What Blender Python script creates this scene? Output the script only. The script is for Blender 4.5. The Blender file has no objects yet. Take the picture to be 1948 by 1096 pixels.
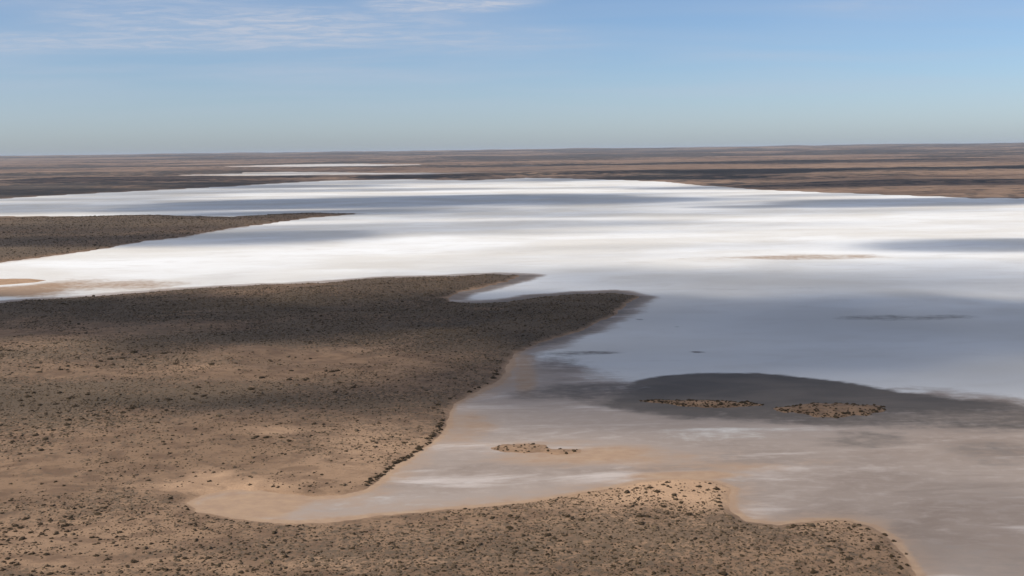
import bpy, math
import numpy as np
from mathutils import Matrix, Vector

# ------------------------------------------------------------------ camera
W, H, F = 1948.0, 1096.0, 1900.0          # photograph size and focal length in its pixels
CAM_H = 200.0
PITCH = math.atan((548.0 - 286.0) / F)
ROLL = math.atan(25.0 / W)
scene = bpy.context.scene
_fwd = np.array([0, math.cos(PITCH), -math.sin(PITCH)])
_r0 = np.array([1.0, 0, 0])
_u0 = np.cross(_r0, _fwd)
RIGHT = _r0 * math.cos(ROLL) - _u0 * math.sin(ROLL)
UP = _u0 * math.cos(ROLL) + _r0 * math.sin(ROLL)
cam_data = bpy.data.cameras.new('camera')
cam_data.sensor_width = 36.0
cam_data.lens = 36.0 * F / W
cam_data.clip_start = 1.0
cam_data.clip_end = 250000.0
cam = bpy.data.objects.new('camera', cam_data)
scene.collection.objects.link(cam)
M = Matrix(((RIGHT[0], UP[0], -_fwd[0], 0), (RIGHT[1], UP[1], -_fwd[1], 0),
            (RIGHT[2], UP[2], -_fwd[2], CAM_H), (0, 0, 0, 1)))
cam.matrix_world = M
scene.camera = cam

# ------------------------------------------------------------------ light
SUN_EL, SUN_AZ = 42.0, -115.0             # azimuth clockwise from +Y (view direction)
_e, _a = math.radians(SUN_EL), math.radians(SUN_AZ)
SUN = np.array([math.sin(_a) * math.cos(_e), math.cos(_a) * math.cos(_e), math.sin(_e)])
sun_data = bpy.data.lights.new('sun', 'SUN')
sun_data.energy = 4.6
sun_data.angle = math.radians(0.53)
sun_data.color = (1.0, 0.94, 0.84)
sun = bpy.data.objects.new('sun', sun_data)
sun.rotation_euler = Vector(SUN).to_track_quat('Z', 'Y').to_euler()
sun.location = (0, 0, 3000)
scene.collection.objects.link(sun)

world = bpy.data.worlds.new('World')
scene.world = world
world.use_nodes = True


CLOUD_LOC = (1.5, 9.3, 0)


def build_world():
    nt = world.node_tree
    nt.nodes.clear()
    N, L = nt.nodes.new, nt.links.new
    out = N('ShaderNodeOutputWorld')
    bg = N('ShaderNodeBackground')
    bg.inputs['Strength'].default_value = 0.118
    sky = N('ShaderNodeTexSky')
    sky.sky_type = 'NISHITA'
    sky.sun_disc = False
    sky.sun_elevation = _e
    sky.sun_rotation = _a
    sky.altitude = 200
    sky.air_density = 0.85
    sky.dust_density = 0.8
    sky.ozone_density = 6.0
    # thin high cirrus on a flat sheet far above: direction / height
    tc = N('ShaderNodeTexCoord')
    sep = N('ShaderNodeSeparateXYZ'); L(tc.outputs['Generated'], sep.inputs[0])

    def math_(op, a, b=None, c=None, clamp=False):
        n = N('ShaderNodeMath'); n.operation = op; n.use_clamp = clamp
        for i, v in enumerate((a, b, c)):
            if v is None:
                continue
            if isinstance(v, (int, float)):
                n.inputs[i].default_value = v
            else:
                L(v, n.inputs[i])
        return n.outputs[0]

    def ramp(v, a, b):
        n = N('ShaderNodeMapRange'); n.interpolation_type = 'SMOOTHSTEP'
        L(v, n.inputs['Value']); n.inputs['From Min'].default_value = a; n.inputs['From Max'].default_value = b
        return n.outputs[0]
    zz = math_('MAXIMUM', sep.outputs['Z'], 0.0)
    den = math_('ADD', zz, 0.05)
    px = math_('DIVIDE', sep.outputs['X'], den)
    py = math_('DIVIDE', sep.outputs['Y'], den)
    comb = N('ShaderNodeCombineXYZ'); L(px, comb.inputs[0]); L(py, comb.inputs[1])

    def noise(loc, sc, rot, scale, detail, rough, dist):
        mp = N('ShaderNodeMapping'); L(comb.outputs[0], mp.inputs[0])
        mp.inputs['Location'].default_value = loc
        mp.inputs['Rotation'].default_value = (0, 0, rot)
        mp.inputs['Scale'].default_value = sc
        n = N('ShaderNodeTexNoise'); L(mp.outputs[0], n.inputs['Vector'])
        n.inputs['Scale'].default_value = scale; n.inputs['Detail'].default_value = detail
        n.inputs['Roughness'].default_value = rough; n.inputs['Distortion'].default_value = dist
        return n.outputs['Fac']
    banks = noise(CLOUD_LOC, (0.5, 1.0, 1), 0.12, 0.62, 3, 0.5, 0.3)
    wisps = noise((1.3, 4.1, 0), (0.55, 1.0, 1), 0.15, 6.5, 8, 0.7, 0.6)
    # thicker towards the left of the view than to the right
    side = math_('MULTIPLY', sep.outputs['X'], -0.17)
    banks = math_('ADD', banks, side)
    # a small separate puff high in the middle of the view
    ux = math_('MULTIPLY_ADD', sep.outputs['X'], 11.0, 0.55); uz = math_('MULTIPLY_ADD', sep.outputs['Z'], 95.0, -13.6)
    rr = math_('ADD', math_('MULTIPLY', ux, ux), math_('MULTIPLY', uz, uz))
    banks = math_('ADD', banks, math_('MULTIPLY', math_('SUBTRACT', 1.0, ramp(rr, 0.0, 1.6)), math_('MULTIPLY', math_('GREATER_THAN', sep.outputs['Y'], 0.0), 0.26)))
    bank = ramp(banks, 0.46, 0.66)
    wisp = ramp(wisps, 0.38, 0.66)
    cov = math_('MULTIPLY', math_('MULTIPLY', bank, wisp), 0.62)
    cov = math_('MULTIPLY', cov, ramp(zz, 0.05, 0.13))    # lost in the murk low down
    veil = math_('MULTIPLY', ramp(banks, 0.30, 0.70), 0.34)
    low = ramp(zz, 0.02, 0.09)
    veil = math_('ADD', math_('MULTIPLY', veil, low), math_('MULTIPLY', math_('SUBTRACT', 1.0, low), 0.22))
    cov = math_('ADD', cov, math_('ADD', veil, 0.06), clamp=True)
    mix = N('ShaderNodeMix'); mix.data_type = 'RGBA'
    L(cov, mix.inputs['Factor']); L(sky.outputs[0], mix.inputs['A'])
    mix.inputs['B'].default_value = (4.3, 4.75, 5.7, 1)
    L(mix.outputs['Result'], bg.inputs['Color'])
    L(bg.outputs[0], out.inputs['Surface'])


build_world()
scene.view_settings.view_transform = 'Standard'
scene.view_settings.look = 'None'
scene.view_settings.gamma = 1.0
scene.view_settings.use_curve_mapping = False
scene.view_settings.exposure = 0.0
scene.cycles.max_bounces = 5
scene.cycles.diffuse_bounces = 2
scene.cycles.volume_bounces = 0
scene.cycles.transparent_max_bounces = 48
scene.cycles.use_denoising = True
scene.cycles.caustics_reflective = False
scene.cycles.caustics_refractive = False

rng = np.random.default_rng(11)
C = scene.collection


# ------------------------------------------------------------------ numpy helpers
def ground(px, py, z=0.0):
    """point of the flat ground that the photograph shows at pixel (px, py)"""
    px = np.asarray(px, float); py = np.asarray(py, float)
    d = (_fwd[None] + ((px.ravel() - W / 2) / F)[:, None] * RIGHT[None]
         - ((py.ravel() - H / 2) / F)[:, None] * UP[None])
    t = (z - CAM_H) / np.minimum(d[:, 2], -1e-4)
    return np.stack([d[:, 0] * t, d[:, 1] * t], 1)


def to_pixel(P):
    v = P - np.array([0, 0, CAM_H])
    k = v @ _fwd
    return W / 2 + F * (v @ RIGHT) / k, H / 2 - F * (v @ UP) / k


def poly(pts):
    a = np.array(pts, float)
    return ground(a[:, 0], a[:, 1])


def _hash(ix, iy, seed):
    h = (ix.astype(np.int64) * 374761393 + iy.astype(np.int64) * 668265263 + seed * 974634777) & 0xFFFFFFFF
    h = ((h ^ (h >> 13)) * 1274126177) & 0xFFFFFFFF
    return ((h ^ (h >> 16)) & 0xFFFF) / 65535.0


def vnoise(x, y, seed):
    ix, iy = np.floor(x), np.floor(y)
    fx, fy = x - ix, y - iy
    u, v = fx * fx * fx * (fx * (fx * 6 - 15) + 10), fy * fy * fy * (fy * (fy * 6 - 15) + 10)
    a, b = _hash(ix, iy, seed), _hash(ix + 1, iy, seed)
    c, d = _hash(ix, iy + 1, seed), _hash(ix + 1, iy + 1, seed)
    return (a * (1 - u) + b * u) * (1 - v) + (c * (1 - u) + d * u) * v


def fbm(x, y, scale, octaves=4, seed=0, rot=0.5):
    """0..1, about 0.5; scale in metres"""
    s = np.zeros_like(x); amp, tot = 1.0, 0.0
    cx, cy = x / scale, y / scale
    for o in range(octaves):
        s += amp * vnoise(cx + 17.3 * o, cy - 9.1 * o, seed + o * 31)
        tot += amp; amp *= 0.5
        c, sn = math.cos(rot), math.sin(rot)
        cx, cy = (cx * c - cy * sn) * 2.03, (cx * sn + cy * c) * 2.03
    return s / tot


def smooth(a, b, x):
    t = np.clip((x - a) / (b - a), 0, 1)
    return t * t * (3 - 2 * t)


def sdf(P, pg):
    """signed distance, positive inside the polygon, in metres"""
    x, y = P[:, 0], P[:, 1]
    best = np.full(len(P), 1e18); inside = np.zeros(len(P), bool)
    n = len(pg)
    for i in range(n):
        ax, ay = pg[i]; bx, by = pg[(i + 1) % n]
        dx, dy = bx - ax, by - ay
        t = np.clip(((x - ax) * dx + (y - ay) * dy) / (dx * dx + dy * dy + 1e-9), 0, 1)
        best = np.minimum(best, (x - ax - t * dx) ** 2 + (y - ay - t * dy) ** 2)
        if abs(dy) > 1e-9:
            c = ((ay > y) != (by > y)) & (x < dx * (y - ay) / dy + ax)
            inside ^= c
    d = np.sqrt(best)
    return np.where(inside, d, -d)


def ell(cx, cy, rx, ry):
    a = ground([cx], [cy - ry])[0]; b = ground([cx], [cy + ry])[0]
    c = (a + b) / 2
    return c[0], c[1], rx * math.hypot(c[1], CAM_H) / F, abs(a[1] - b[1]) / 2


def blob(P, e, soft=0.5, warp=0.0, wscale=200.0, seed=5):
    """soft ellipse on the ground: 1 inside, 0 outside"""
    out = np.zeros(len(P))
    lim = 1 + soft + warp
    near = np.where((np.abs(P[:, 0] - e[0]) < lim * e[2]) & (np.abs(P[:, 1] - e[1]) < lim * e[3]))[0]
    if not len(near):
        return out
    x, y = P[near, 0], P[near, 1]
    q = np.sqrt(((x - e[0]) / e[2]) ** 2 + ((y - e[1]) / e[3]) ** 2)
    if warp:
        q = q + warp * (fbm(x, y, wscale, 4, seed) - 0.5) * 2
    out[near] = 1 - smooth(1 - soft, 1 + soft, q)
    return out


# ------------------------------------------------------------------ mesh helpers
def tag(o, label=None, cat=None, group=None, kind=None):
    for k, v in (('label', label), ('category', cat), ('group', group), ('kind', kind)):
        if v:
            o[k] = v
    return o


def mesh_from(name, verts, faces, mat, attrs=None, smooth_=True):
    """faces: (n, 3) or (n, 4) integer array"""
    me = bpy.data.meshes.new(name)
    nv, nf, k = len(verts), len(faces), faces.shape[1]
    me.vertices.add(nv); me.loops.add(nf * k); me.polygons.add(nf)
    me.vertices.foreach_set('co', np.asarray(verts, np.float32).ravel())
    me.loops.foreach_set('vertex_index', np.asarray(faces, np.int32).ravel())
    me.polygons.foreach_set('loop_start', np.arange(0, nf * k, k, dtype=np.int32))
    me.polygons.foreach_set('loop_total', np.full(nf, k, np.int32))
    me.polygons.foreach_set('use_smooth', np.full(nf, smooth_, bool))
    for an, av in (attrs or {}).items():
        at = me.attributes.new(an, 'FLOAT', 'POINT')
        at.data.foreach_set('value', np.asarray(av, np.float32))
    me.update(calc_edges=True)
    me.materials.append(mat)
    return me


def link(name, me, loc=None):
    o = bpy.data.objects.new(name, me)
    C.objects.link(o)
    if loc is not None:
        o.location = loc
    return o


class Nodes:
    def __init__(self, name):
        self.mat = bpy.data.materials.new(name)
        self.mat.use_nodes = True
        self.nt = self.mat.node_tree
        self.bsdf = self.nt.nodes['Principled BSDF']
        self.geo = self.nt.nodes.new('ShaderNodeNewGeometry')

    def new(self, t):
        return self.nt.nodes.new(t)

    def link(self, a, b):
        self.nt.links.new(a, b)

    def put(self, sock, v):
        if isinstance(v, bpy.types.NodeSocket):
            self.link(v, sock)
        elif v is not None:
            sock.default_value = v

    def attr(self, name):
        n = self.new('ShaderNodeAttribute'); n.attribute_name = name
        return n.outputs['Fac']

    def math(self, op, a, b=None, c=None, clamp=False):
        n = self.new('ShaderNodeMath'); n.operation = op; n.use_clamp = clamp
        for s, v in zip(n.inputs, (a, b, c)):
            self.put(s, v)
        return n.outputs[0]

    def noise(self, size, detail=4, rough=0.55, stretch=(1, 1, 1), dist=0.0, rotz=0.0):
        """noise over world position; size = metres of one feature"""
        m = self.new('ShaderNodeMapping'); self.link(self.geo.outputs['Position'], m.inputs[0])
        m.inputs['Rotation'].default_value = (0, 0, rotz)
        m.inputs['Scale'].default_value = tuple(s / size for s in stretch)
        n = self.new('ShaderNodeTexNoise'); self.link(m.outputs[0], n.inputs['Vector'])
        n.inputs['Scale'].default_value = 1.0
        n.inputs['Detail'].default_value = detail
        n.inputs['Roughness'].default_value = rough
        n.inputs['Distortion'].default_value = dist
        return n.outputs['Fac']

    def remap(self, v, a, b, c=0.0, d=1.0):
        n = self.new('ShaderNodeMapRange'); n.interpolation_type = 'SMOOTHSTEP'
        self.put(n.inputs['Value'], v)
        for k, x in zip(('From Min', 'From Max', 'To Min', 'To Max'), (a, b, c, d)):
            n.inputs[k].default_value = x
        return n.outputs[0]

    def mix(self, fac, a, b, mode='MIX'):
        n = self.new('ShaderNodeMix'); n.data_type = 'RGBA'; n.blend_type = mode
        self.put(n.inputs['Factor'], fac)
        for s, v in ((n.inputs['A'], a), (n.inputs['B'], b)):
            self.put(s, tuple(v) + (1,) if isinstance(v, tuple) and len(v) == 3 else v)
        return n.outputs['Result']

    def finish(self, col, rough=0.9, bump=None, dist=0.1, strength=0.4, spec=0.2):
        self.put(self.bsdf.inputs['Base Color'], tuple(col) + (1,) if isinstance(col, tuple) else col)
        self.put(self.bsdf.inputs['Roughness'], rough)
        self.bsdf.inputs['Specular IOR Level'].default_value = spec
        if bump is not None:
            b = self.new('ShaderNodeBump')
            b.inputs['Distance'].default_value = dist
            b.inputs['Strength'].default_value = strength
            self.link(bump, b.inputs['Height'])
            self.link(b.outputs[0], self.bsdf.inputs['Normal'])
        return self.mat


# ------------------------------------------------------------------ materials
def lake_material():
    n = Nodes('salt crust')
    dust, tan, wet = n.attr('dust'), n.attr('tan'), n.attr('wet')
    big = n.noise(260, 5, 0.55, (0.55, 1, 1), 0.4)
    mid = n.noise(46, 6, 0.6, (0.5, 1, 1), 0.6)
    fine = n.noise(7, 5, 0.65, (0.6, 1, 1))
    salt = n.mix(n.remap(big, 0.32, 0.70), (0.83, 0.82, 0.805), (0.68, 0.64, 0.585))
    salt = n.mix(n.remap(mid, 0.46, 0.74, 0, 0.4), salt, (0.60, 0.555, 0.51))
    broad = n.noise(900, 5, 0.55, (0.3, 1, 1), 0.3)
    salt = n.mix(n.remap(broad, 0.50, 0.70, 0, 0.45), salt, (0.57, 0.54, 0.51))
    mud = n.mix(n.remap(mid, 0.3, 0.7), (0.20, 0.15, 0.12), (0.31, 0.248, 0.208))
    patch0 = n.noise(110, 6, 0.6, (0.5, 1, 1), 0.8)
    mud = n.mix(n.remap(patch0, 0.42, 0.66, 0, 0.6), mud, (0.185, 0.145, 0.12))
    mud = n.mix(n.remap(big, 0.3, 0.62), mud, (0.345, 0.282, 0.242))
    mud = n.mix(n.remap(fine, 0.45, 0.75, 0, 0.4), mud, (0.44, 0.375, 0.335))
    salt = n.mix(n.attr('greyed'), salt, n.mix(0.42, salt, (0.46, 0.43, 0.40)))
    skin = n.noise(38, 7, 0.68, (0.22, 1, 1), 0.5)
    mud = n.mix(n.remap(skin, 0.50, 0.70, 0, 0.85), mud, (0.53, 0.46, 0.42))
    mud = n.mix(n.remap(skin, 0.28, 0.44, 0.45, 0), mud, (0.19, 0.148, 0.122))
    sand = n.mix(n.remap(fine, 0.3, 0.7), (0.40, 0.27, 0.175), (0.33, 0.22, 0.15))
    patch = n.noise(110, 6, 0.6, (0.5, 1, 1), 0.8)
    wetc = n.mix(n.remap(mid, 0.35, 0.7), (0.098, 0.084, 0.075), (0.145, 0.120, 0.102))
    wetc = n.mix(n.remap(patch, 0.45, 0.75, 0, 0.6), wetc, (0.165, 0.138, 0.122))
    streak = n.noise(22, 6, 0.66, (0.2, 1, 1), 0.4)
    wetc = n.mix(n.remap(streak, 0.56, 0.78, 0, 0.5), wetc, (0.20, 0.172, 0.155))
    # ragged edges between the kinds of crust
    jag = n.math('MULTIPLY_ADD', n.math('ADD', mid, fine), 0.5, -0.5)

    def edge(a, k=1.3):
        v = n.math('MULTIPLY_ADD', jag, k, a)
        return n.remap(v, 0.22, 0.78)
    col = n.mix(edge(dust), salt, mud)
    col = n.mix(edge(tan), col, sand)
    col = n.mix(edge(wet), col, wetc)
    rough = n.math('MULTIPLY_ADD', wet, -0.12, 0.92)
    return n.finish(col, rough, n.math('ADD', mid, fine), 0.25, 0.25)


def land_material(name, sand_a, sand_b, scrub_a, scrub_b, patch=60.0, speck=3.2):
    n = Nodes(name)
    scrub, bare = n.attr('scrub'), n.attr('bare')
    big = n.noise(patch * 4, 5, 0.6, (0.7, 1, 1), 0.5, 0.25)
    mid = n.noise(patch, 6, 0.62, (0.6, 1, 1), 0.5, 0.25)
    fine = n.noise(speck, 4, 0.7)
    tiny = n.noise(speck * 0.3, 3, 0.7)
    sand = n.mix(n.remap(big, 0.35, 0.65), sand_a, sand_b)
    sand = n.mix(n.attr('bright'), sand, (0.53, 0.338, 0.208))
    sand = n.mix(n.remap(tiny, 0.35, 0.75, 0, 0.45), sand, (0.18, 0.115, 0.072))
    blotch = n.noise(patch * 0.22, 5, 0.65, (0.6, 1, 1), 0.6, 0.2)
    sand = n.mix(n.math('MULTIPLY', n.remap(blotch, 0.42, 0.62, 0, 0.75), n.math('MULTIPLY_ADD', n.attr('bright'), -0.8, 1.0)), sand, tuple(c * k for c, k in zip(sand_b, (0.62, 0.60, 0.62))))
    low = n.mix(n.remap(mid, 0.35, 0.68), scrub_a, scrub_b)
    v = n.math('MULTIPLY_ADD', n.math('SUBTRACT', mid, 0.5), 1.5, scrub)
    v = n.math('MULTIPLY_ADD', n.math('SUBTRACT', fine, 0.5), 3.2, v)
    f = n.remap(v, 0.28, 0.74)
    f = n.math('MULTIPLY', f, n.math('SUBTRACT', 1.0, bare))
    f = n.math('MULTIPLY', f, n.math('MULTIPLY_ADD', n.attr('bright'), -0.8, 1.0))
    col = n.mix(f, sand, low)
    return n.finish(col, 0.95, n.math('ADD', fine, tiny), 0.35, 0.5)


def leaf_material(name, a, b, size):
    n = Nodes(name)
    v = n.noise(size, 3, 0.7)
    return n.finish(n.mix(n.remap(v, 0.35, 0.65), a, b), 0.85, spec=0.15)


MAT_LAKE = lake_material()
MAT_HEAD = land_material('red sand with low scrub', (0.275, 0.172, 0.105), (0.205, 0.128, 0.079),
                         (0.090, 0.066, 0.045), (0.135, 0.094, 0.062))
MAT_FAR = land_material('distant scrub plain', (0.335, 0.222, 0.152), (0.225, 0.146, 0.102),
                        (0.085, 0.064, 0.050), (0.040, 0.034, 0.031), patch=420.0, speck=110.0)
MAT_DARK = leaf_material('dark shrub leaves', (0.034, 0.022, 0.011), (0.062, 0.041, 0.022), 0.5)
MAT_GREY = leaf_material('grey saltbush leaves', (0.084, 0.056, 0.033), (0.140, 0.096, 0.059), 1.1)


# ------------------------------------------------------------------ the ground grid (round the camera, finer towards it)
def grid(daz, dpx):
    az = np.arange(-32, 32.001, daz)
    rest = np.concatenate([np.linspace(32, 328, 75)[1:-1]])
    az = np.radians(np.concatenate([az, rest]))
    dep = [880.0]
    while dep[-1] > 3.2:
        dep.append(dep[-1] - max(0.35, min(dpx, dep[-1] * 0.02 + 0.1)))
    r = CAM_H * F / np.array(dep)
    r = np.concatenate([np.linspace(20, r[0], 12)[:-1], r])
    return az, r


def grid_xy(az, r):
    A, R = np.meshgrid(az, r)
    return np.stack([(R * np.sin(A)).ravel(), (R * np.cos(A)).ravel()], 1)


def grid_faces(na, nr):
    i = np.arange(nr - 1)[:, None]; j = np.arange(na)[None]
    j2 = (j + 1) % na
    q = np.stack(np.broadcast_arrays(i * na + j, i * na + j2, (i + 1) * na + j2, (i + 1) * na + j), -1)
    return q.reshape(-1, 4)[:, ::-1]


AZ, R = grid(0.105, 1.9)
GXY = grid_xy(AZ, R)
GF = grid_faces(len(AZ), len(R))
GR = np.hypot(GXY[:, 0], GXY[:, 1])
CELL = np.maximum(4.0, 1.9 * GR ** 2 / (CAM_H * F))

# ------------------------------------------------------------------ shorelines, traced on the ground
HEADLAND = poly([(-260, 600), (0, 577), (60, 572), (120, 569), (200, 563), (350, 551), (500, 543), (620, 538), (720, 530),
                 (850, 526), (940, 522), (1000, 524), (965, 534), (930, 545), (875, 556), (848, 567), (852, 576), (900, 578),
                 (960, 575), (1020, 566), (1100, 560), (1165, 558), (1215, 565), (1200, 575), (1178, 592), (1140, 612),
                 (1100, 630), (1060, 642), (1010, 660), (982, 672), (966, 695), (955, 715), (938, 732), (900, 750), (864, 768),
                 (853, 790), (850, 808), (830, 832), (800, 856), (775, 874), (745, 893), (720, 915), (690, 932), (650, 942),
                 (600, 944), (540, 940), (500, 932), (460, 930), (420, 934), (380, 942), (352, 957), (372, 974), (430, 985),
                 (500, 993), (560, 996), (640, 992), (720, 982), (800, 975), (900, 965), (1000, 955), (1080, 942), (1150, 930),
                 (1220, 918), (1290, 912), (1360, 917), (1393, 930), (1385, 950), (1388, 972), (1420, 992), (1480, 1000),
                 (1540, 992), (1610, 990), (1660, 1002), (1700, 1025), (1726, 1060), (1745, 1096), (1750, 1180), (1650, 1300),
                 (1300, 1450), (-200, 1500), (-1500, 1300), (-2500, 900), (-2200, 650)])
SPIT = poly([(-900, 440), (-300, 418), (0, 412), (150, 412), (300, 409), (345, 411), (440, 413), (520, 408), (600, 404.5),
             (690, 407), (600, 413), (500, 426), (400, 441), (340, 452), (280, 458), (210, 470), (120, 484), (60, 492),
             (0, 501), (-300, 520), (-1000, 560)])
SANDBAR = poly([(-400, 536), (0, 530), (60, 530), (96, 533), (70, 538), (20, 542), (-400, 556)])
FARSHORE_PX = [(-3500, 470), (-1500, 420), (-500, 392), (0, 378), (130, 370), (330, 360), (450, 354), (520, 349), (640, 343),
               (760, 341), (900, 343), (1000, 338.5), (1100, 340), (1250, 345), (1350, 354), (1450, 361), (1600, 367),
               (1780, 374), (1850, 376.5), (2100, 378), (2600, 374), (3500, 390), (5500, 420)]
FAR_NEAR = poly(FARSHORE_PX)
FAR = np.concatenate([FAR_NEAR, np.array([[60000, 9000], [90000, 90000], [-90000, 90000], [-60000, 9000]])])
ISLET_A = poly([(1212, 763), (1250, 761), (1300, 763), (1350, 763.5), (1420, 766), (1448, 770), (1400, 775), (1350, 776.5), (1310, 774),
                (1270, 768)])
ISLET_B = poly([(1474, 777), (1510, 771), (1560, 768.5), (1620, 769), (1670, 773), (1696, 780), (1650, 789), (1590, 794), (1545, 794),
                (1525, 787), (1490, 785)])
ISLET_C = poly([(932, 853), (960, 846), (1000, 845), (1034, 847), (1038, 854), (1060, 856), (1108, 855), (1105, 861), (1060, 866),
                (1030, 860), (1000, 862), (960, 860)])
PAN_A = poly([(360, 336), (440, 332.5), (540, 329.5), (700, 331), (930, 333), (780, 336), (600, 335.5), (480, 337.5)])
PAN_B = poly([(440, 319), (540, 315.5), (650, 313.5), (790, 315.5), (690, 317.5), (580, 319.5)])



def shore(P, pg, wob=6.0, wscale=45.0, seed=3):
    r = np.hypot(P[:, 0], P[:, 1])
    d = np.full(len(P), -9e4)
    lo, hi = pg.min(0), pg.max(0)
    pad = 400.0
    box = ((P > lo - pad) & (P < hi + pad)).all(1)
    d[box] = sdf(P[box], pg)
    k = wob * np.clip(r / 700.0, 0.5, 4.0)
    return d + k * ((fbm(P[:, 0], P[:, 1], wscale, 5, seed) - 0.5) * 2 + 0.5 * (fbm(P[:, 0], P[:, 1], wscale * 0.25, 3, seed + 7) - 0.5) * 2)


D_HEAD = shore(GXY, HEADLAND, 4, 40)
D_SPIT = shore(GXY, SPIT, 5, 90)
D_BAR = shore(GXY, SANDBAR, 4, 70)
D_FAR = shore(GXY, FAR, 8, 260)
D_IA, D_IB, D_IC = (shore(GXY, p, 4, 18, s) for p, s in ((ISLET_A, 8), (ISLET_B, 9), (ISLET_C, 10)))


# heights
def bank(d, h, w):
    return np.where(d > 0, h * (1 - np.exp(-np.maximum(d, 0) / w)), np.maximum(d * 0.12, -0.8))


def z_head(P, d):
    x, y = P[:, 0], P[:, 1]
    dune = fbm(x * 0.75 + y * 0.25, y - 0.18 * x, 150, 4, 21)
    ridge = 1 - np.abs(fbm(x * 0.6, y - 0.22 * x, 110, 3, 33) - 0.5) * 4
    return bank(d, 2.0, 5.0) + smooth(4, 110, d) * (9.0 * (dune - 0.42) + 2.2 * ridge) + smooth(60, 400, d) * 2


def z_spit(P, d):
    return bank(d, 2.5, 14) + smooth(0, 160, d) * 10 * (fbm(P[:, 0] * 0.7, P[:, 1], 260, 4, 41) - 0.3)


def z_far(P, d):
    x, y = P[:, 0], P[:, 1]
    r = np.hypot(x, y)
    flat = np.maximum(blob(P, ell(640, 333, 330, 6), 0.5), blob(P, ell(630, 315.5, 200, 4), 0.5))
    z = bank(d, 3.0, 40) + smooth(0, 900, d) * (1 - 0.9 * flat) * 48 * (fbm(x * 0.6, y, 1000, 5, 51) - 0.24) + 6 * flat
    rise = smooth(13000, 50000, r)
    z = z + rise * (130 + 150 * fbm(x, y, 4200, 4, 61))
    return z


def z_isl(P, d):
    return bank(d, 2.0, 5) + smooth(0, 20, d) * 2.4 * fbm(P[:, 0], P[:, 1], 9, 3, 71)


def build_land(name, d, zf, mat, label, attrs_f, kind='structure', lift=0.0):
    z = zf(GXY, d) + lift
    near = d > -3.0 * CELL
    keep = (near[GF].any(1)) & (d[GF].max(1) > -2.0 * CELL[GF[:, 0]])
    f = GF[keep]
    used = np.unique(f)
    idx = np.full(len(GXY), -1); idx[used] = np.arange(len(used))
    P = GXY[used]
    v = np.column_stack([P, z[used]])
    me = mesh_from(name, v, idx[f], mat, attrs_f(P, d[used]))
    o = link(name, me)
    return tag(o, label, None, None, kind)


# the lake bed ---------------------------------------------------------------
LAZ, LR = grid(0.25, 2.2)
LXY = grid_xy(LAZ, LR)


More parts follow.
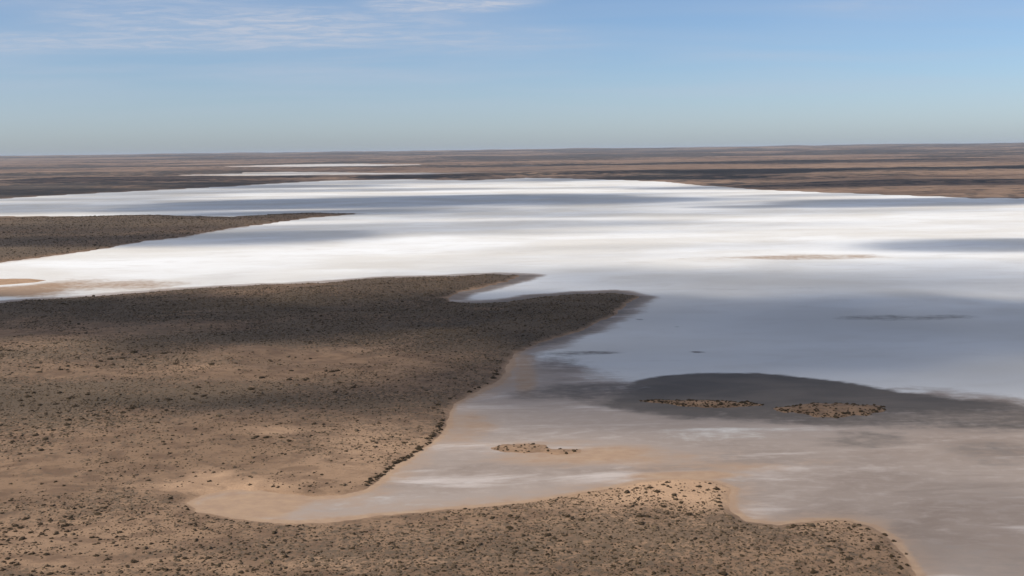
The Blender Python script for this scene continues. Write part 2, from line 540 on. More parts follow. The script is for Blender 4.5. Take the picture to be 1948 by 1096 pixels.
def lake_attrs(P):
    x, y = P[:, 0], P[:, 1]
    dust_pg = poly([(930, 690), (985, 672), (1035, 690), (1090, 702), (1150, 716), (1200, 722), (1300, 740), (1500, 748), (1700, 757),
                    (1948, 772), (2500, 790), (2800, 1600), (-800, 1600), (-600, 760), (700, 720)])
    wet_pg = poly([(1080, 748), (1180, 735), (1215, 722), (1262, 714), (1330, 709.5), (1440, 709.5), (1500, 714), (1560, 720), (1600, 725), (1650, 735),
                   (1700, 746), (1760, 754), (1850, 764), (1960, 772), (2300, 785), (2200, 822), (1948, 820), (1850, 820), (1760, 823), (1700, 820), (1600, 818), (1500, 814),
                   (1400, 808), (1320, 802), (1260, 795), (1180, 782), (1090, 770)])
    n = (fbm(x * 0.6, y, 70, 5, 81) - 0.5) * 2
    dust = smooth(-75, 55, sdf(P, dust_pg) + 60 * n)
    # near salt, taken as dirtier, is also greyed to deepen the cloud shade
    greyed = smooth(1700, 1150, np.hypot(x, y) + 120 * n)
    # crisp far edge, ragged near edge of the damp mud
    dw = sdf(P, wet_pg)
    near_side = smooth(780, 720, y)
    rightpart = smooth(180, 380, x)
    rag = np.clip(near_side + rightpart * 0.8, 0, 1)
    wet = smooth(-1, 1, (dw + rag * 24 * n) / (9 + 16 * rag))
    wet *= 1 - 0.5 * near_side * (fbm(x * 0.5, y, 90, 4, 83))
    wet *= 0.35 + 0.65 * smooth(30, 135, x + 40 * n)
    # damp dark streaks further left and out on the flat; darker patches at lower right
    for (cx, cy, rx, ry, s) in ((1100, 672, 80, 4, .5), (1130, 748, 150, 20, .62), (1060, 700, 60, 30, .4), (1880, 855, 110, 22, .5), (1850, 1070, 260, 60, .33), (1900, 960, 160, 30, .25), (1700, 800, 300, 14, .4), (1905, 880, 60, 8, .4),
                                (1930, 800, 120, 18, .5), (1000, 790, 120, 9, .25), (900, 880, 70, 7, .22), (950, 893, 60, 5, .22),
                                (1218, 608, 9, 1.6, .55), (1288, 622, 9, 1.3, .55), (1326, 670, 13, 1.8, .7), (1260, 686, 60, 2, .35),
                                (1720, 604, 170, 6, .45), (1560, 548, 260, 2.5, .3), (1900, 548, 200, 2, .2)):
        wet = np.maximum(wet, s * blob(P, ell(cx, cy, rx, ry), 0.6, 0.35, 40, 85))
    dust = np.maximum(dust, 0.9 * smooth(-48, -8, sdf(P, HEADLAND) + 14 * n))
    wet = np.maximum(wet, 0.52 * smooth(0.48, 0.66, fbm(x * 0.35, y, 60, 5, 187)) * blob(P, ell(1830, 838, 300, 52), 0.6))
    dust = np.minimum(dust, 1 - 0.30 * smooth(0.45, 0.65, fbm(x * 0.3, y, 45, 5, 189)) * blob(P, ell(1480, 826, 330, 16), 0.7))
    # tan mud: fringe of every shore, and the sand flat round the small bushes
    dh = sdf(P, HEADLAND); ds = sdf(P, SPIT); df = sdf(P, FAR)
    tan = np.zeros(len(P))
    tan = np.maximum(tan, 0.85 * smooth(-11, -1, dh + 4 * n) * smooth(1250, 1000, y))
    tan = np.maximum(tan, (0.10 + 0.38 * smooth(1050, 850, y)) * smooth(-42, -2, dh + 10 * n))
    wet = np.maximum(wet, 0.52 * smooth(-40, -6, dh + 10 * n) * smooth(880, 1050, y) * smooth(-150, 0, x))
    tan = np.maximum(tan, 0.5 * smooth(-45, -2, ds + 12 * n))
    tan = np.maximum(tan, 0.35 * smooth(-120, -2, df + 40 * n))
    for (cx, cy, rx, ry, s) in ((1130, 868, 240, 24, .66), (1330, 890, 200, 16, .5), (1020, 845, 130, 12, .55), (460, 962, 110, 26, 1.0), (620, 962, 130, 14, .45),
                                (1500, 490, 210, 6, .55), (150, 545, 260, 12, .6), (40, 552, 140, 14, .8), (700, 478, 420, 9, .22), (1100, 500, 300, 8, .2),
                                (880, 820, 60, 50, .5), (1000, 715, 25, 40, .6), (1560, 880, 80, 10, .35), (1300, 905, 130, 9, .8), (1400, 470, 500, 5, .15)):
        tan = np.maximum(tan, s * blob(P, ell(cx, cy, rx, ry), 0.7, 0.5, 60, 87))
    # brighter crust streaks in the dusty flat
    for (cx, cy, rx, ry, s) in ((1110, 813, 80, 4.5, .42), (1010, 826, 130, 3, .3), (1440, 815, 160, 4, .35), (1800, 838, 120, 4, .3), (720, 958, 190, 14, .36),
                                (930, 922, 260, 26, .36), (1400, 915, 60, 8, .3), (1560, 950, 150, 30, .3), (1880, 818, 90, 3, .4), (1560, 905, 200, 3, .3), (1740, 745, 30, 2.5, .4)):
        k = s * blob(P, ell(cx, cy, rx, ry), 0.8, 0.4, 40, 89)
        dust -= 0.62 * k; wet -= k * 0.45
    return {'greyed': greyed, 'dust': np.clip(dust, 0, 1), 'tan': np.clip(tan, 0, 1), 'wet': np.clip(wet, 0, 1)}


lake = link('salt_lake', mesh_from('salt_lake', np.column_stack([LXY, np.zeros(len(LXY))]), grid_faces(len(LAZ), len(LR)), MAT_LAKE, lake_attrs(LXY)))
tag(lake, 'wide dry salt lake bed, white far out and dusty grey-pink near', None, None, 'structure')


# land ------------------------------------------------------------------------
def head_scrub(P, d):
    x, y = P[:, 0], P[:, 1]
    s = 0.42 + 1.3 * (fbm(x * 0.55 + y * 0.1, y - 0.2 * x, 170, 4, 91) - 0.45)
    s = s + 0.28 * smooth(880, 1080, y)                              # denser low scrub towards the far tips
    for (cx, cy, rx, ry, a) in ((620, 770, 280, 22, .35), (330, 775, 200, 14, .25), (330, 595, 420, 20, .25), (640, 650, 340, 16, .2), (900, 1060, 500, 60, .22),
                                (1450, 1050, 260, 50, .12), (1300, 938, 140, 32, -1.0), (450, 935, 130, 9, -.6), (400, 915, 40, 12, -.6), (120, 1045, 260, 28, -.35), (150, 1086, 260, 14, -.3),
                                (300, 720, 280, 16, -.25), (560, 690, 240, 10, -.2), (100, 900, 200, 30, -.12), (520, 832, 50, 5, -.5), (1620, 1005, 60, 12, -.3), (700, 880, 110, 35, -.1),
                                (350, 600, 60, 1.5, -.5), (300, 626, 30, 1.5, -.5), (930, 590, 40, 3, -.5), (390, 606, 70, 1.5, -.4)):
        s = s + a * blob(P, ell(cx, cy, rx, ry), 0.7, 0.5, 60, 93)
    return s


def head_attrs(P, d):
    s = head_scrub(P, d)
    fringe = 1 - smooth(-2, 9, d + 5 * (fbm(P[:, 0], P[:, 1], 14, 3, 95) - 0.5))
    b = 0.55 * fringe
    for (cx, cy, rx, ry, a) in ((1300, 940, 170, 40, 1.0), (1150, 955, 160, 26, .6), (1610, 1012, 120, 30, .6), (430, 930, 130, 14, .7), (395, 915, 45, 14, .8), (720, 870, 130, 55, .5),
                                (150, 1030, 240, 50, .22), (1350, 1010, 420, 60, .3), (515, 833, 60, 7, .5), (380, 712, 70, 8, .3)):
        b = np.maximum(b, a * blob(P, ell(cx, cy, rx, ry), 0.7, 0.4, 40, 97))
    s = s * (0.62 + 0.38 * smooth(600, 850, P[:, 1]))
    b = np.maximum(b, 0.3 * blob(P, ell(420, 1090, 520, 16), 0.7, 0.5, 40, 99))
    return {'scrub': np.clip(s, 0, 1), 'bare': fringe, 'bright': b}


def simple_attrs(base, var, scale, seed, w, bright=0.0):
    def f(P, d):
        s = base + var * (fbm(P[:, 0] * 0.6, P[:, 1], scale, 5, seed) - 0.5)
        return {'scrub': np.clip(s, 0, 1), 'bare': 1 - smooth(0, w, d), 'bright': np.full(len(P), bright)}
    return f


def far_attrs(P, d):
    x, y = P[:, 0], P[:, 1]
    s = 0.50 + 2.6 * (fbm(x * 0.45, y, 1300, 5, 101) - 0.5) + 0.7 * (fbm(x * 0.5, y, 5200, 3, 103) - 0.5)
    for (cx, cy, rx, ry, a) in ((1700, 351, 420, 6, .5), (1600, 328, 420, 4, .4), (1500, 338, 300, 3, .25), (250, 344, 380, 3, .5), (200, 319, 300, 2.5, .3),  # dark bands also put distant cloud shade into the plain's scrub colour
                                (820, 338, 140, 2.5, .5), (1300, 300, 300, 2.5, .2), (120, 362, 300, 3, -.3), (200, 328, 260, 3, -.3), (700, 320, 250, 2, .3), (520, 338, 200, 2, .4)):
        s = s + a * blob(P, ell(cx, cy, rx, ry), 0.6, 0.5, 500, 105)
    return {'scrub': np.clip(s, 0, 1), 'bare': 0.8 * (1 - smooth(0, 60, d))}


headland = build_land('headland', D_HEAD, z_head, MAT_HEAD, 'large reddish sand headland with scrub, curving round the sandy inlet to the foreground', head_attrs)
spit = build_land('promontory', D_SPIT, z_spit, MAT_HEAD, 'long dark scrubby promontory tapering to a point in the white lake', simple_attrs(.62, .9, 260, 111, 25))
sandbar = build_land('sandbar', D_BAR, lambda P, d: bank(d, 1.4, 12), MAT_HEAD, 'small bare orange sandbar at the left edge of the white salt', simple_attrs(.12, .4, 60, 113, 30, 0.8))
far_plain = build_land('plain', D_FAR, z_far, MAT_FAR, 'low brown scrub plain beyond the lake reaching the horizon', far_attrs)
islet_long = build_land('islet', D_IA, z_isl, MAT_HEAD, 'long thin scrubby islet on the dark damp mud', simple_attrs(.25, .5, 15, 115, 2, 0.08))
islet_oval = build_land('islet', D_IB, z_isl, MAT_HEAD, 'oval tan islet dotted with scrub, ringed by dark mud', simple_attrs(.2, .5, 15, 117, 2, 0.08))
islet_low = build_land('islet', D_IC, lambda P, d: bank(d, 0.9, 6), MAT_HEAD, 'low sandy islet with a straggle of bushes nearest the foreground headland', simple_attrs(.0, .3, 15, 119, 2, 0.4))


def pan_attrs(P, d):
    o = np.zeros(len(P))
    return {'dust': o + .46, 'greyed': o + .5, 'tan': 0.5 * (1 - smooth(0, 250, d)), 'wet': o}


for pg, lab, sd in ((PAN_A, 'nearer thin white salt pan in the plain behind the lake', 121), (PAN_B, 'farther thin white salt pan close under the horizon', 123)):
    dp = shore(GXY * np.array([0.5, 1.0]), pg * np.array([0.5, 1.0]), 38, 420, sd)
    zf = z_far(GXY, D_FAR)
    build_land('salt_pan', dp, lambda P, d, zf=zf: zf + 3.0 + np.where(d > 0, 0, np.maximum(d * 0.05, -4)), MAT_LAKE, lab, pan_attrs)


# ------------------------------------------------------------------ shrubs
def dome(seed, nseg, rings, rough_):
    """a low ragged bush, radius 1, height about 0.75; one closed mesh"""
    g = np.random.default_rng(seed)
    v = [(0, 0, 0.75 * (1 + g.uniform(-.2, .2)))]
    ph = g.uniform(0, 6.28, 3)
    for k in range(1, rings + 1):
        t = k / rings
        for j in range(nseg):
            a = 2 * math.pi * (j + 0.5 * (k % 2)) / nseg
            lob = 1 + 0.22 * math.sin(2 * a + ph[0]) + 0.16 * math.sin(3 * a + ph[1]) + 0.1 * math.sin(5 * a + ph[2])
            rr = math.sin(t * 1.75) * lob * (1 + g.uniform(-rough_, rough_))
            zz = 0.75 * math.cos(t * 1.62) * (1 + g.uniform(-rough_, rough_))
            v.append((rr * math.cos(a), rr * math.sin(a), max(zz, -0.12) if k < rings else -0.12))
    f = []
    for j in range(nseg):
        f.append((0, 1 + j, 1 + (j + 1) % nseg))
    for k in range(rings - 1):
        b0, b1 = 1 + k * nseg, 1 + (k + 1) * nseg
        for j in range(nseg):
            j2 = (j + 1) % nseg
            f.append((b0 + j, b1 + j, b1 + j2)); f.append((b0 + j, b1 + j2, b0 + j2))
    return np.array(v), np.array(f)


def leafy(seed, ntri):
    """a bush of several ragged lumps with leaf sprays standing out of them"""
    g = np.random.default_rng(seed)
    V, Fc, n = [], [], 0
    for q in range(4):
        v, f = dome(seed * 7 + q, 7, 3, 0.28)
        s = g.uniform(0.42, 0.72)
        c = np.array([g.uniform(-.5, .5), g.uniform(-.4, .4), g.uniform(-.02, .12)])
        V.append(v * np.array([s, s, s * g.uniform(.9, 1.35)]) + c); Fc.append(f + n); n += len(v)
    for q in range(ntri):
        a, b = g.uniform(0, 6.28), math.acos(g.uniform(0.0, 1))
        d = np.array([math.sin(b) * math.cos(a) * .95, math.sin(b) * math.sin(a) * .85, math.cos(b) * .8])
        p = d * g.uniform(.65, 1.08)
        t = np.cross(d, g.normal(size=3)); t /= np.linalg.norm(t) + 1e-9
        u = d / np.linalg.norm(d) + g.normal(size=3) * .5
        l = g.uniform(.12, .26)
        V.append(np.array([p - t * l * .45, p + t * l * .45, p + u * l])); Fc.append(np.array([[n, n + 1, n + 2]])); n += 3
    return np.concatenate(V), np.concatenate(Fc)


def scatter_mesh(name, P, z, size, mat, label, protos, group=None):
    """many bushes too small or too many to count, joined into one object"""
    V, Fc, n = [], [], 0
    pick = rng.integers(0, len(protos), len(P))
    for k, (pv, pf) in enumerate(protos):
        s = np.where(pick == k)[0]
        if not len(s):
            continue
        a = rng.uniform(0, 6.28, len(s)); ca, sa = np.cos(a), np.sin(a)
        sc = size[s] * 0.5
        ex = rng.uniform(0.8, 1.35, len(s)); hz = rng.uniform(0.65, 1.15, len(s))
        x = pv[:, 0][None] * (sc * ex)[:, None]; y = pv[:, 1][None] * sc[:, None]
        X = x * ca[:, None] - y * sa[:, None] + P[s, 0][:, None]
        Y = x * sa[:, None] + y * ca[:, None] + P[s, 1][:, None]
        Z = pv[:, 2][None] * (sc * hz)[:, None] + z[s][:, None]
        V.append(np.stack([X, Y, Z], -1).reshape(-1, 3))
        off = n + np.arange(len(s)) * len(pv)
        Fc.append((pf[None] + off[:, None, None]).reshape(-1, 3))
        n += len(s) * len(pv)
    o = link(name, mesh_from(name, np.concatenate(V), np.concatenate(Fc), mat, smooth_=False))
    return tag(o, label, None, group, 'stuff')


def sample_polar(n, r0, r1, a0, a1, power=2.0):
    """random points; power 2 = even per square metre, lower = denser near the camera"""
    u = rng.random(n)
    r = (r0 ** power + u * (r1 ** power - r0 ** power)) ** (1 / power)
    a = np.radians(rng.uniform(a0, a1, n))
    return np.stack([r * np.sin(a), r * np.cos(a)], 1)


SMALL = [dome(300 + k, 5, 2, 0.28) for k in range(8)]
MED = [dome(330 + k, 8, 3, 0.3) for k in range(6)]
BIG = [leafy(360 + k, 46) for k in range(6)]

# low grey scrub over the headland
P = sample_polar(330000, 380, 1700, -31, 24, 1.55)
d = shore(P, HEADLAND, 4, 40)
s = head_scrub(P, d)
r = np.hypot(P[:, 0], P[:, 1])
patch_n = 0.5 + 0.9 * (fbm(P[:, 0], P[:, 1], 24, 3, 131) - 0.5) + 1.1 * (fbm(P[:, 0] * 0.7, P[:, 1], 75, 3, 133) - 0.5)
keep = (d > 2.5) & (rng.random(len(P)) < np.clip((0.10 + 0.75 * s + 0.9 * (patch_n - 0.5)) * (1 + 0.9 * smooth(720, 560, r)), 0.03, 1) * smooth(1, 9, d))
P, d = P[keep], d[keep]
size = rng.lognormal(-0.06, 0.45, len(P)) * (0.85 + 0.25 * smooth(500, 1300, np.hypot(P[:, 0], P[:, 1])))
dark = rng.random(len(P)) < 0.28 + 0.2 * smooth(640, 540, np.hypot(P[:, 0], P[:, 1]))
for sel, mat, nm, lab in ((~dark, MAT_GREY, 'shrubbery', 'low grey-brown scrub covering the big sandy headland'),
                          (dark, MAT_DARK, 'shrubbery', 'small dark saltbush specks strewn across the big sandy headland')):
    scatter_mesh(nm, P[sel], z_head(P[sel], d[sel]) - 0.05, size[sel], mat, lab, SMALL)
N_SMALL = len(P)

# scrub on the promontory and the islets
P = sample_polar(52000, 1500, 3600, -32, -6, 2.0)
d = shore(P, SPIT, 5, 90)
k = (d > 6) & (rng.random(len(P)) < 0.25 + 0.6 * fbm(P[:, 0] * .6, P[:, 1], 200, 4, 135))
P, d = P[k], d[k]
scatter_mesh('shrubbery', P, z_spit(P, d) - 0.05, rng.lognormal(0.75, 0.35, len(P)), MAT_DARK, 'dark scrub cover of the long promontory in the white lake', SMALL)
for pg, lab, seed, dens, edge_ in ((ISLET_A, 'dark scrub fringing the long thin islet on the mud', 8, 0.11, 1), (ISLET_B, 'dense speckle of shrubs on the oval tan islet', 9, 0.06, 1),
                                   (ISLET_C, 'straggling line of bushes on the low sandy islet', 10, 0.05, 0)):
    lo, hi = pg.min(0) - 4, pg.max(0) + 4
    n = int(np.prod(hi - lo) * dens)
    P = lo + rng.random((n, 2)) * (hi - lo)
    P = np.concatenate([P, lo + rng.random((n * 3, 2)) * (hi - lo)])
    d = shore(P, pg, 4, 18, seed)
    rim = np.arange(len(P)) >= n
    k = np.where(rim, (d > -0.5) & (d < 4) & (edge_ == 1), d > 0.5)
    P, d = P[k], d[k]
    zi = bank(d, 0.9, 6) if pg is ISLET_C else z_isl(P, d)
    scatter_mesh('shrubbery', P, zi - 0.05, rng.lognormal(0.35, 0.35, len(P)), MAT_DARK, lab, SMALL)

# big dark shrubs: those set down one by one where the photograph shows them ...
spots = []   # (px, py, width in photograph pixels, zone)
for (x, y, w) in ((1237, 927, 12), (1262, 921.5, 9), (1252, 935, 11), (1284, 941, 12), (1286, 949, 8), (1243, 943, 6), (1330, 925, 12), (1362, 930, 13),
                  (1295, 956, 9), (1263, 963, 12), (1277, 968, 8), (1310, 978, 16), (1291, 990, 6), (1272, 1000, 6), (1211, 959, 6), (1222, 958, 7), (1293, 970, 9),
                  (1368, 942, 8), (1366, 948, 8), (1368, 955, 9), (1370, 962, 9), (1374, 968, 8), (1320, 933, 6), (1345, 932, 7), (1219, 981, 16), (1233, 982, 10),
                  (1222, 995, 14), (1294, 920, 5), (1202, 932, 6), (1207, 935, 5)):
    spots.append((x, y, w, 'tip'))
row = [(956, 702), (953, 709), (949, 713), (944, 722), (940, 723), (931, 732), (928, 734), (918, 739), (911, 742), (897, 747), (893, 749), (864, 763), (838, 774), (834, 778),
       (848, 787), (849, 801), (843, 809), (839, 814), (846, 812), (840, 819), (836, 826), (831, 830), (827, 834), (822, 839), (820, 845), (814, 849), (806, 853),
       (800, 857), (795, 861), (790, 865), (785, 869), (780, 872), (776, 875), (770, 877), (765, 879), (759, 881), (756, 885), (748, 891), (744, 895), (740, 899),
       (726, 908), (720, 912), (712, 917), (706, 921), (700, 925)]
for (x, y) in row:
    spots.append((x - 5 + rng.normal() * 2.5, y - 3 + rng.normal() * 1.2, rng.uniform(5, 12), 'row'))
drift = [(192, 687), (208, 683), (232, 681), (256, 670), (274, 678), (335, 692), (312, 672), (128, 697), (115, 703), (72, 699), (75, 708), (185, 697), (215, 694),
         (366, 759), (317, 781), (300, 759), (324, 760), (375, 737), (372, 749), (424, 747), (389, 753), (255, 774), (240, 777), (250, 777), (234, 785), (178, 790), (188, 791), (130, 799), (127, 808),
         (93, 812), (22, 829), (24, 840), (120, 818), (101, 818), (66, 828), (157, 797), (205, 785), (549, 722), (580, 723), (553, 705), (514, 685), (500, 718), (480, 740),
         (515, 687), (590, 682), (640, 705), (620, 706), (630, 707), (268, 693), (136, 756), (112, 747), (167, 750), (42, 771), (76, 770), (40, 762), (52, 754), (145, 772), (107, 768),
         (510, 831), (522, 843), (550, 838), (443, 836), (505, 832), (536, 832), (78, 856), (79, 920), (313, 845), (106, 916), (20, 920), (130, 826), (310, 840), (325, 862)]
for (x, y) in drift:
    spots.append((x, y, rng.uniform(7, 12), 'drift'))
spots.append((397, 915, 9, 'lone'))
shore_in = [(352, 960), (357, 966), (371, 973), (392, 978), (430, 985), (440, 987), (470, 992), (520, 928), (529, 930), (475, 925)]
for (x, y) in shore_in:
    spots.append((x, y + (3 if y > 950 else -3), rng.uniform(6, 9), 'inlet'))
corner = [(49, 986), (77, 997), (89, 1007), (122, 1000), (126, 999), (80, 1016), (105, 1016), (145, 1024), (176, 1022), (184, 1022), (43, 1026), (9, 1012), (5, 1027), (66, 1032),
          (73, 1036), (178, 1035), (152, 1053), (182, 1057), (205, 1064), (91, 1076), (122, 1077), (62, 1053), (90, 1054), (16, 1062), (25, 1070), (30, 1074), (5, 1084), (64, 1086),
          (22, 1093), (60, 1095), (98, 1091), (190, 1090), (300, 1084), (316, 1084), (340, 1084), (353, 1084), (274, 1085), (416, 1076), (420, 1072), (487, 1083), (458, 1089),
          (398, 1061), (350, 1063), (335, 1060), (135, 986), (117, 990), (128, 1011), (107, 1012), (95, 990), (60, 1012), (40, 1003), (28, 1000)]
for (x, y) in corner:
    spots.append((x, y, rng.uniform(7, 12), 'corner'))
point = [(1563, 1001), (1585, 1029), (1640, 1029), (1655, 1026), (1625, 1001), (1650, 1006), (1700, 1029), (1724, 1053), (1726, 1075), (1577, 1039), (1546, 1018), (1520, 1049), (1669, 1040),
         (1682, 1017), (1506, 1003), (1512, 1000), (1492, 1029), (1578, 1066), (1652, 1043), (1666, 1044), (1655, 1062), (1695, 1058), (1705, 1066), (1712, 1080), (1710, 1090)]
for (x, y) in point:
    spots.append((x, y, rng.uniform(7, 11), 'point'))
S = np.array([(a, b, c) for a, b, c, _ in spots]); zone = [q[3] for q in spots]
SP = ground(S[:, 0], S[:, 1] + 1.0)
for _ in range(2):                                     # follow the relief
    dd = shore(SP, HEADLAND, 4, 40)
    zz = np.maximum(z_head(SP, dd), 0.0)
    SP = np.concatenate([ground([S[i, 0]], [S[i, 1] + 1.0], zz[i]) for i in range(len(S))])
SW = S[:, 2] * np.hypot(SP[:, 1], CAM_H) / F

# ... and the rest strewn at random
P = sample_polar(11000, 400, 1500, -31, 24, 1.9)
d = shore(P, HEADLAND, 4, 40)
cl = fbm(P[:, 0] * .7, P[:, 1], 60, 3, 141)
k = (d > 7) & (rng.random(len(P)) < np.clip((cl - 0.42) * 3.2, 0.03, 1) * 0.8)
P, d = P[k], d[k]
w = rng.lognormal(0.42, 0.36, len(P))
px, py = to_pixel(np.column_stack([P, z_head(P, d)]))
rr = np.hypot(np.hypot(P[:, 0], P[:, 1]), CAM_H)
inview = (px > 4) & (px < W - 4) & (py > 300) & (py < H - 4)
# largest in the picture first
order = np.argsort(-(w / rr) * inview)
n_extra = 300 - len(S)
ind, mass = order[:n_extra], order[n_extra:]
scatter_mesh('shrubbery', P[mass], z_head(P[mass], d[mass]) - 0.08, w[mass], MAT_DARK, 'larger dark shrubs spread thinly over the big headland', MED)

# the close growth along the shore bank that joins the row up
hp = np.array([q for q in row if 780 < q[1] < 930], float)
t = rng.uniform(0, len(hp) - 1.001, 170)
i0 = t.astype(int)
hq = hp[i0] + (hp[i0 + 1] - hp[i0]) * (t - i0)[:, None]
HP = ground(hq[:, 0] - 4 + rng.normal(0, 2.6, len(t)), hq[:, 1] - 2 + rng.normal(0, 1.6, len(t)))
HD = shore(HP, HEADLAND, 4, 40)
scatter_mesh('shrubbery', HP, np.maximum(z_head(HP, HD), 0) - 0.08, rng.uniform(0.8, 2.2, len(t)), MAT_DARK, 'dark low thicket along the sunlit shore bank of the left headland', MED)

BUSH_ME = [mesh_from('shrub', v, f, MAT_DARK, smooth_=False) for v, f in BIG]
def shrub_words(zn, x, y):
    """label and group of a shrub from the ground it stands on; x, y where the photograph shows it"""
    if zn == 'lone':
        return 'lone black bush on pale sand just behind the head of the inlet', None
    if zn == 'tip':
        if x > 1360 and y > 938:
            return 'dark shrub in the short upright row on the right edge of the sandy tip', 'shrubs on the right edge of the tip'
        if y < 938:
            return 'dark shrub near the water-side rim of the bare orange sandy tip', 'shrubs on the rim of the tip'
        return 'dark shrub in the middle of the bare orange sandy tip', 'shrubs in the middle of the tip'
    if zn == 'row':
        if y < 785:
            return 'dark shrub in the upper, shaded stretch of the row on the shore bank', 'upper shore row'
        if y < 850:
            return 'dark shrub in the thick middle stretch of the row on the shore bank', 'middle shore row'
        return 'dark shrub in the sunlit lower stretch of the shore row near the inlet', 'lower shore row'
    if zn == 'inlet':
        if y < 950:
            return 'small dark shrub on the upper rim of the sandy inlet', 'shrubs on the upper inlet rim'
        return 'small dark shrub on the lower rim of the sandy inlet', 'shrubs on the lower inlet rim'
    if zn == 'point':
        if x > 1640:
            return 'dark shrub at the outer edge of the rounded scrubby point at lower right', 'shrubs on the edge of the lower right point'
        return 'dark shrub inside the rounded scrubby point at lower right', 'shrubs inside the lower right point'
    if zn == 'front':
        if x > 950:
            return 'dark shrub in the dense scrub below the bare sandy tip', 'shrubs below the sandy tip'
        return 'dark shrub in the dense scrub between inlet and bottom edge', 'shrubs below the inlet'
    if zn == 'corner':
        if y > 1066:
            return 'dark shrub on the red sand along the bottom left edge of the picture', 'shrubs along the bottom left edge'
        if y > 1005:
            return 'dark shrub in the thick cluster just above the bottom left corner', 'cluster above the bottom left corner'
        return 'dark shrub on the slope left of the inlet', 'shrubs left of the inlet'
    if y > 840:
        return 'dark shrub on the open brown slope above and left of the inlet', 'shrubs above the inlet'
    if y > 800:
        return 'dark shrub by the pale sand scrapes halfway down the left headland', 'shrubs halfway down the left headland'
    if y > 745:
        if x < 250:
            return 'dark shrub in the left end of the drift across the headland middle', 'left end of the headland drift'
        return 'dark shrub in the shaded drift across the middle of the headland', 'shaded headland drift'
    if x > 450:
        return 'dark shrub on the sunlit brown slope right of the headland middle', 'shrubs on the right upper slope'
    return 'dark shrub strung along the sunlit upper slope of the left headland', 'shrubs on the left upper slope'


def put_shrub(x, y, z, width, zn, sx, sy):
    o = link('shrub', BUSH_ME[int(rng.integers(0, len(BUSH_ME)))], (x, y, z - 0.04))
    s = width * 0.5
    o.scale = (s * rng.uniform(1.0, 1.3), s, s * rng.uniform(.75, 1.05))
    o.rotation_euler = (0, 0, rng.uniform(-0.5, 0.5) + (math.pi if rng.random() < .5 else 0))
    lab, grp = shrub_words(zn, sx, sy)
    tag(o, lab, 'shrub', grp)


for i in range(len(S)):
    put_shrub(SP[i, 0], SP[i, 1], max(zz[i], 0.0), SW[i], zone[i], S[i, 0], S[i, 1])
for i in ind:
    zn = 'point' if px[i] > 1420 else ('front' if (px[i] > 480 and py[i] > 930) else ('corner' if py[i] > 975 else 'drift'))
    put_shrub(P[i, 0], P[i, 1], float(z_head(P[i:i + 1], d[i:i + 1])[0]), w[i], zn, px[i], py[i])


# ------------------------------------------------------------------ fair-weather clouds overhead: they shade the lake and the land
CLOUD_Z = 2500.0
CLOUDS = [  # centre and half size of the shade each throws, as seen in the photograph, how much light it takes, how soft
    (1560, 655, 760, 104, .985, .68, .25), (1150, 610, 330, 66, .95, .6, .5), (1500, 552, 850, 46, .7, .9, .5), (1120, 718, 260, 62, .88, .5, .3), (1400, 705, 520, 42, .93, .5, .3), (1280, 788, 560, 32, .6, .8), (1900, 1010, 380, 100, .3, .8, .4), (1800, 722, 520, 60, .8, .5),
    (140, 618, 380, 40, .86, .5, .9), (560, 632, 380, 44, .88, .5, .9), (860, 596, 330, 46, .9, .5, .7), (900, 655, 220, 26, .8, .6, .9), (-500, 625, 500, 55, .9, .4), (2300, 655, 500, 90, .92, .4),
    (180, 793, 150, 12, .4, .7, .9), (420, 778, 170, 17, .6, .7, .9), (640, 765, 170, 22, .7, .6, .9), (800, 742, 110, 22, .7, .6, .9),
    (640, 390, 540, 18, .97, .4), (150, 397, 420, 10, .72, .5), (1060, 382, 330, 13, .93, .5), (520, 355, 260, 3.2, .8, .5),
    (1720, 385, 420, 7, .92, .4), (500, 451, 280, 15, .9, .6), (1920, 466, 280, 12, .9, .4), (110, 462, 230, 10, .8, .5),
    (1180, 341, 260, 3.5, .86, .4), (1750, 350, 420, 6, .9, .4), (1600, 328, 500, 3.5, .86, .4), (250, 344, 420, 3, .86, .4), (820, 338, 160, 2.5, .84, .4),
    (200, 320, 400, 2, .75, .5), (1450, 312, 500, 2, .6, .6), (780, 432, 420, 9, .45, .8), (1350, 405, 400, 6, .4, .8), (1000, 408, 300, 7, .55, .7), (700, 362, 500, 2.5, .6, .6), (1500, 372, 300, 2.5, .5, .6), (1250, 470, 420, 7, .25, .8), (1350, 530, 420, 12, .35, .8),
    (1750, 780, 420, 26, .4, .7),
]


def cloud_thickness(G):
    """optical thickness wanted over ground points G"""
    x, y = G[:, 0], G[:, 1]
    light = np.ones(len(G))
    n = fbm(x * 0.4, y, 300, 5, 151)
    far = [(X, Y, A, B) for (X, Y, A, B) in ((-6500, 3000, 1500, 700), (-7500, 7000, 2200, 900), (6500, 4200, 1600, 800), (8000, 8200, 2400, 900),
                                             (1200, -2500, 1500, 900), (-3500, -3500, 1800, 800), (4800, -1200, 1300, 800))]
    shade = np.zeros(len(G))
    n2 = fbm(x, y, 170, 4, 153)
    n3 = fbm(x, y, 800, 5, 157)
    for e, a, soft, warp in [(ell(*c[:4]), c[4], c[5], c[6] if len(c) > 6 else 0) for c in CLOUDS] + [(e, .92, .4, 0) for e in far]:
        q = np.sqrt(((x - e[0]) / e[2]) ** 2 + ((y - e[1]) / e[3]) ** 2) + (warp * 2 * (n2 - 0.5) if warp else (2.0 * (n3 - 0.5) if e[1] > 4600 else 1.25 * (n - 0.5)))
        shade = np.maximum(shade, a * smooth(1 + soft, 1 - soft, q))
    veil = 0.58 * smooth(0.46, 0.72, fbm(x * 0.25, y, 520, 4, 155)) * smooth(1300, 2100, y)
    return -np.log(np.clip(1 - np.maximum(shade, veil), 0.02, 1))


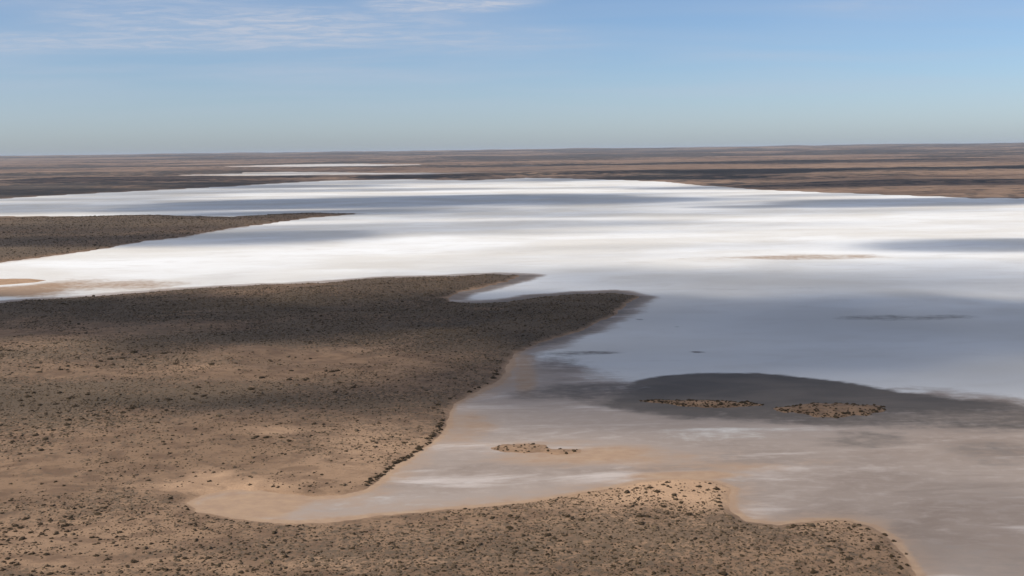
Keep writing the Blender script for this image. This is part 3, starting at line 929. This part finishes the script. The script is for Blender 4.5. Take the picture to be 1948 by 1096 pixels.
def build_clouds():
    sig = 0.008
    st = 45.0
    gx, gy = np.arange(-10500, 10501, st), np.arange(-4500, 14001, st)
    X, Y = np.meshgrid(gx, gy)
    G = np.stack([X.ravel(), Y.ravel()], 1)
    t = cloud_thickness(G) * SUN[2] / sig                     # vertical metres of cloud
    lump = 0.75 + 0.5 * fbm(G[:, 0], G[:, 1], 160, 3, 161)
    t = t * lump
    off = SUN[:2] * (CLOUD_Z / SUN[2])
    on = t > 3.0
    na = len(gx)
    i = np.arange(len(gy) - 1)[:, None]; j = np.arange(na - 1)[None]
    q = np.stack([i * na + j, i * na + j + 1, (i + 1) * na + j + 1, (i + 1) * na + j], -1).reshape(-1, 4)
    q = q[on[q].any(1)]
    used = np.unique(q)
    # rim vertices (touching a missing face) close top and base together
    cnt = np.zeros(len(G), int); np.add.at(cnt, q.ravel(), 1)
    rim = cnt < 4
    th = np.where(rim, 0.0, np.maximum(t, 1.0))
    inner = used[~rim[used]]
    top = np.full(len(G), -1); top[used] = np.arange(len(used))
    bot = top.copy(); bot[inner] = len(used) + np.arange(len(inner))
    vt = np.column_stack([G[used] + off, CLOUD_Z + 0.55 * th[used]])
    vb = np.column_stack([G[inner] + off, CLOUD_Z - 0.45 * th[inner]])
    faces = np.concatenate([top[q], bot[q][:, ::-1]])
    # a face whose four corners are all rim would be doubled: it has no thickness, drop both copies
    flat = rim[np.concatenate([q, q])].all(1)
    faces = faces[~flat]
    mat = bpy.data.materials.new('cloud'); mat.use_nodes = True
    nt = mat.node_tree; nt.nodes.clear()
    o = nt.nodes.new('ShaderNodeOutputMaterial')
    v = nt.nodes.new('ShaderNodeVolumePrincipled')
    v.inputs['Color'].default_value = (0.75, 0.75, 0.75, 1)
    v.inputs['Density'].default_value = sig
    v.inputs['Anisotropy'].default_value = 0.0
    nt.links.new(v.outputs[0], o.inputs['Volume'])
    me = mesh_from('clouds', np.concatenate([vt, vb]), faces, mat)
    ob = link('clouds', me)
    tag(ob, 'scattered fair-weather clouds above the lake that throw the broad shadows', None, None, 'stuff')


build_clouds()


# ------------------------------------------------------------------ haze
def build_haze(density=1.0e-5):
    lo, hi = np.array([-125000, -125000, -4.0]), np.array([125000, 125000, 345.0])
    v = np.array([(x, y, z) for z in (lo[2], hi[2]) for y in (lo[1], hi[1]) for x in (lo[0], hi[0])])
    f = np.array([(0, 2, 3, 1), (4, 5, 7, 6), (0, 1, 5, 4), (2, 6, 7, 3), (0, 4, 6, 2), (1, 3, 7, 5)])
    mat = bpy.data.materials.new('haze'); mat.use_nodes = True
    nt = mat.node_tree; nt.nodes.clear()
    o = nt.nodes.new('ShaderNodeOutputMaterial')
    p = nt.nodes.new('ShaderNodeVolumePrincipled')
    p.inputs['Color'].default_value = (0.80, 0.88, 1.0, 1)
    p.inputs['Density'].default_value = density
    p.inputs['Anisotropy'].default_value = 0.0
    nt.links.new(p.outputs[0], o.inputs['Volume'])
    ob = link('haze', mesh_from('haze', v, f, mat, smooth_=False))
    tag(ob, 'thin pale haze in the air over lake and plain', None, None, 'stuff')


build_haze()
print('SCENE small', N_SMALL, 'mass', len(mass), 'grid', len(GXY), 'tris', sum(len(o.data.loops) - 2 * len(o.data.polygons) for o in C.objects if o.type == 'MESH'))
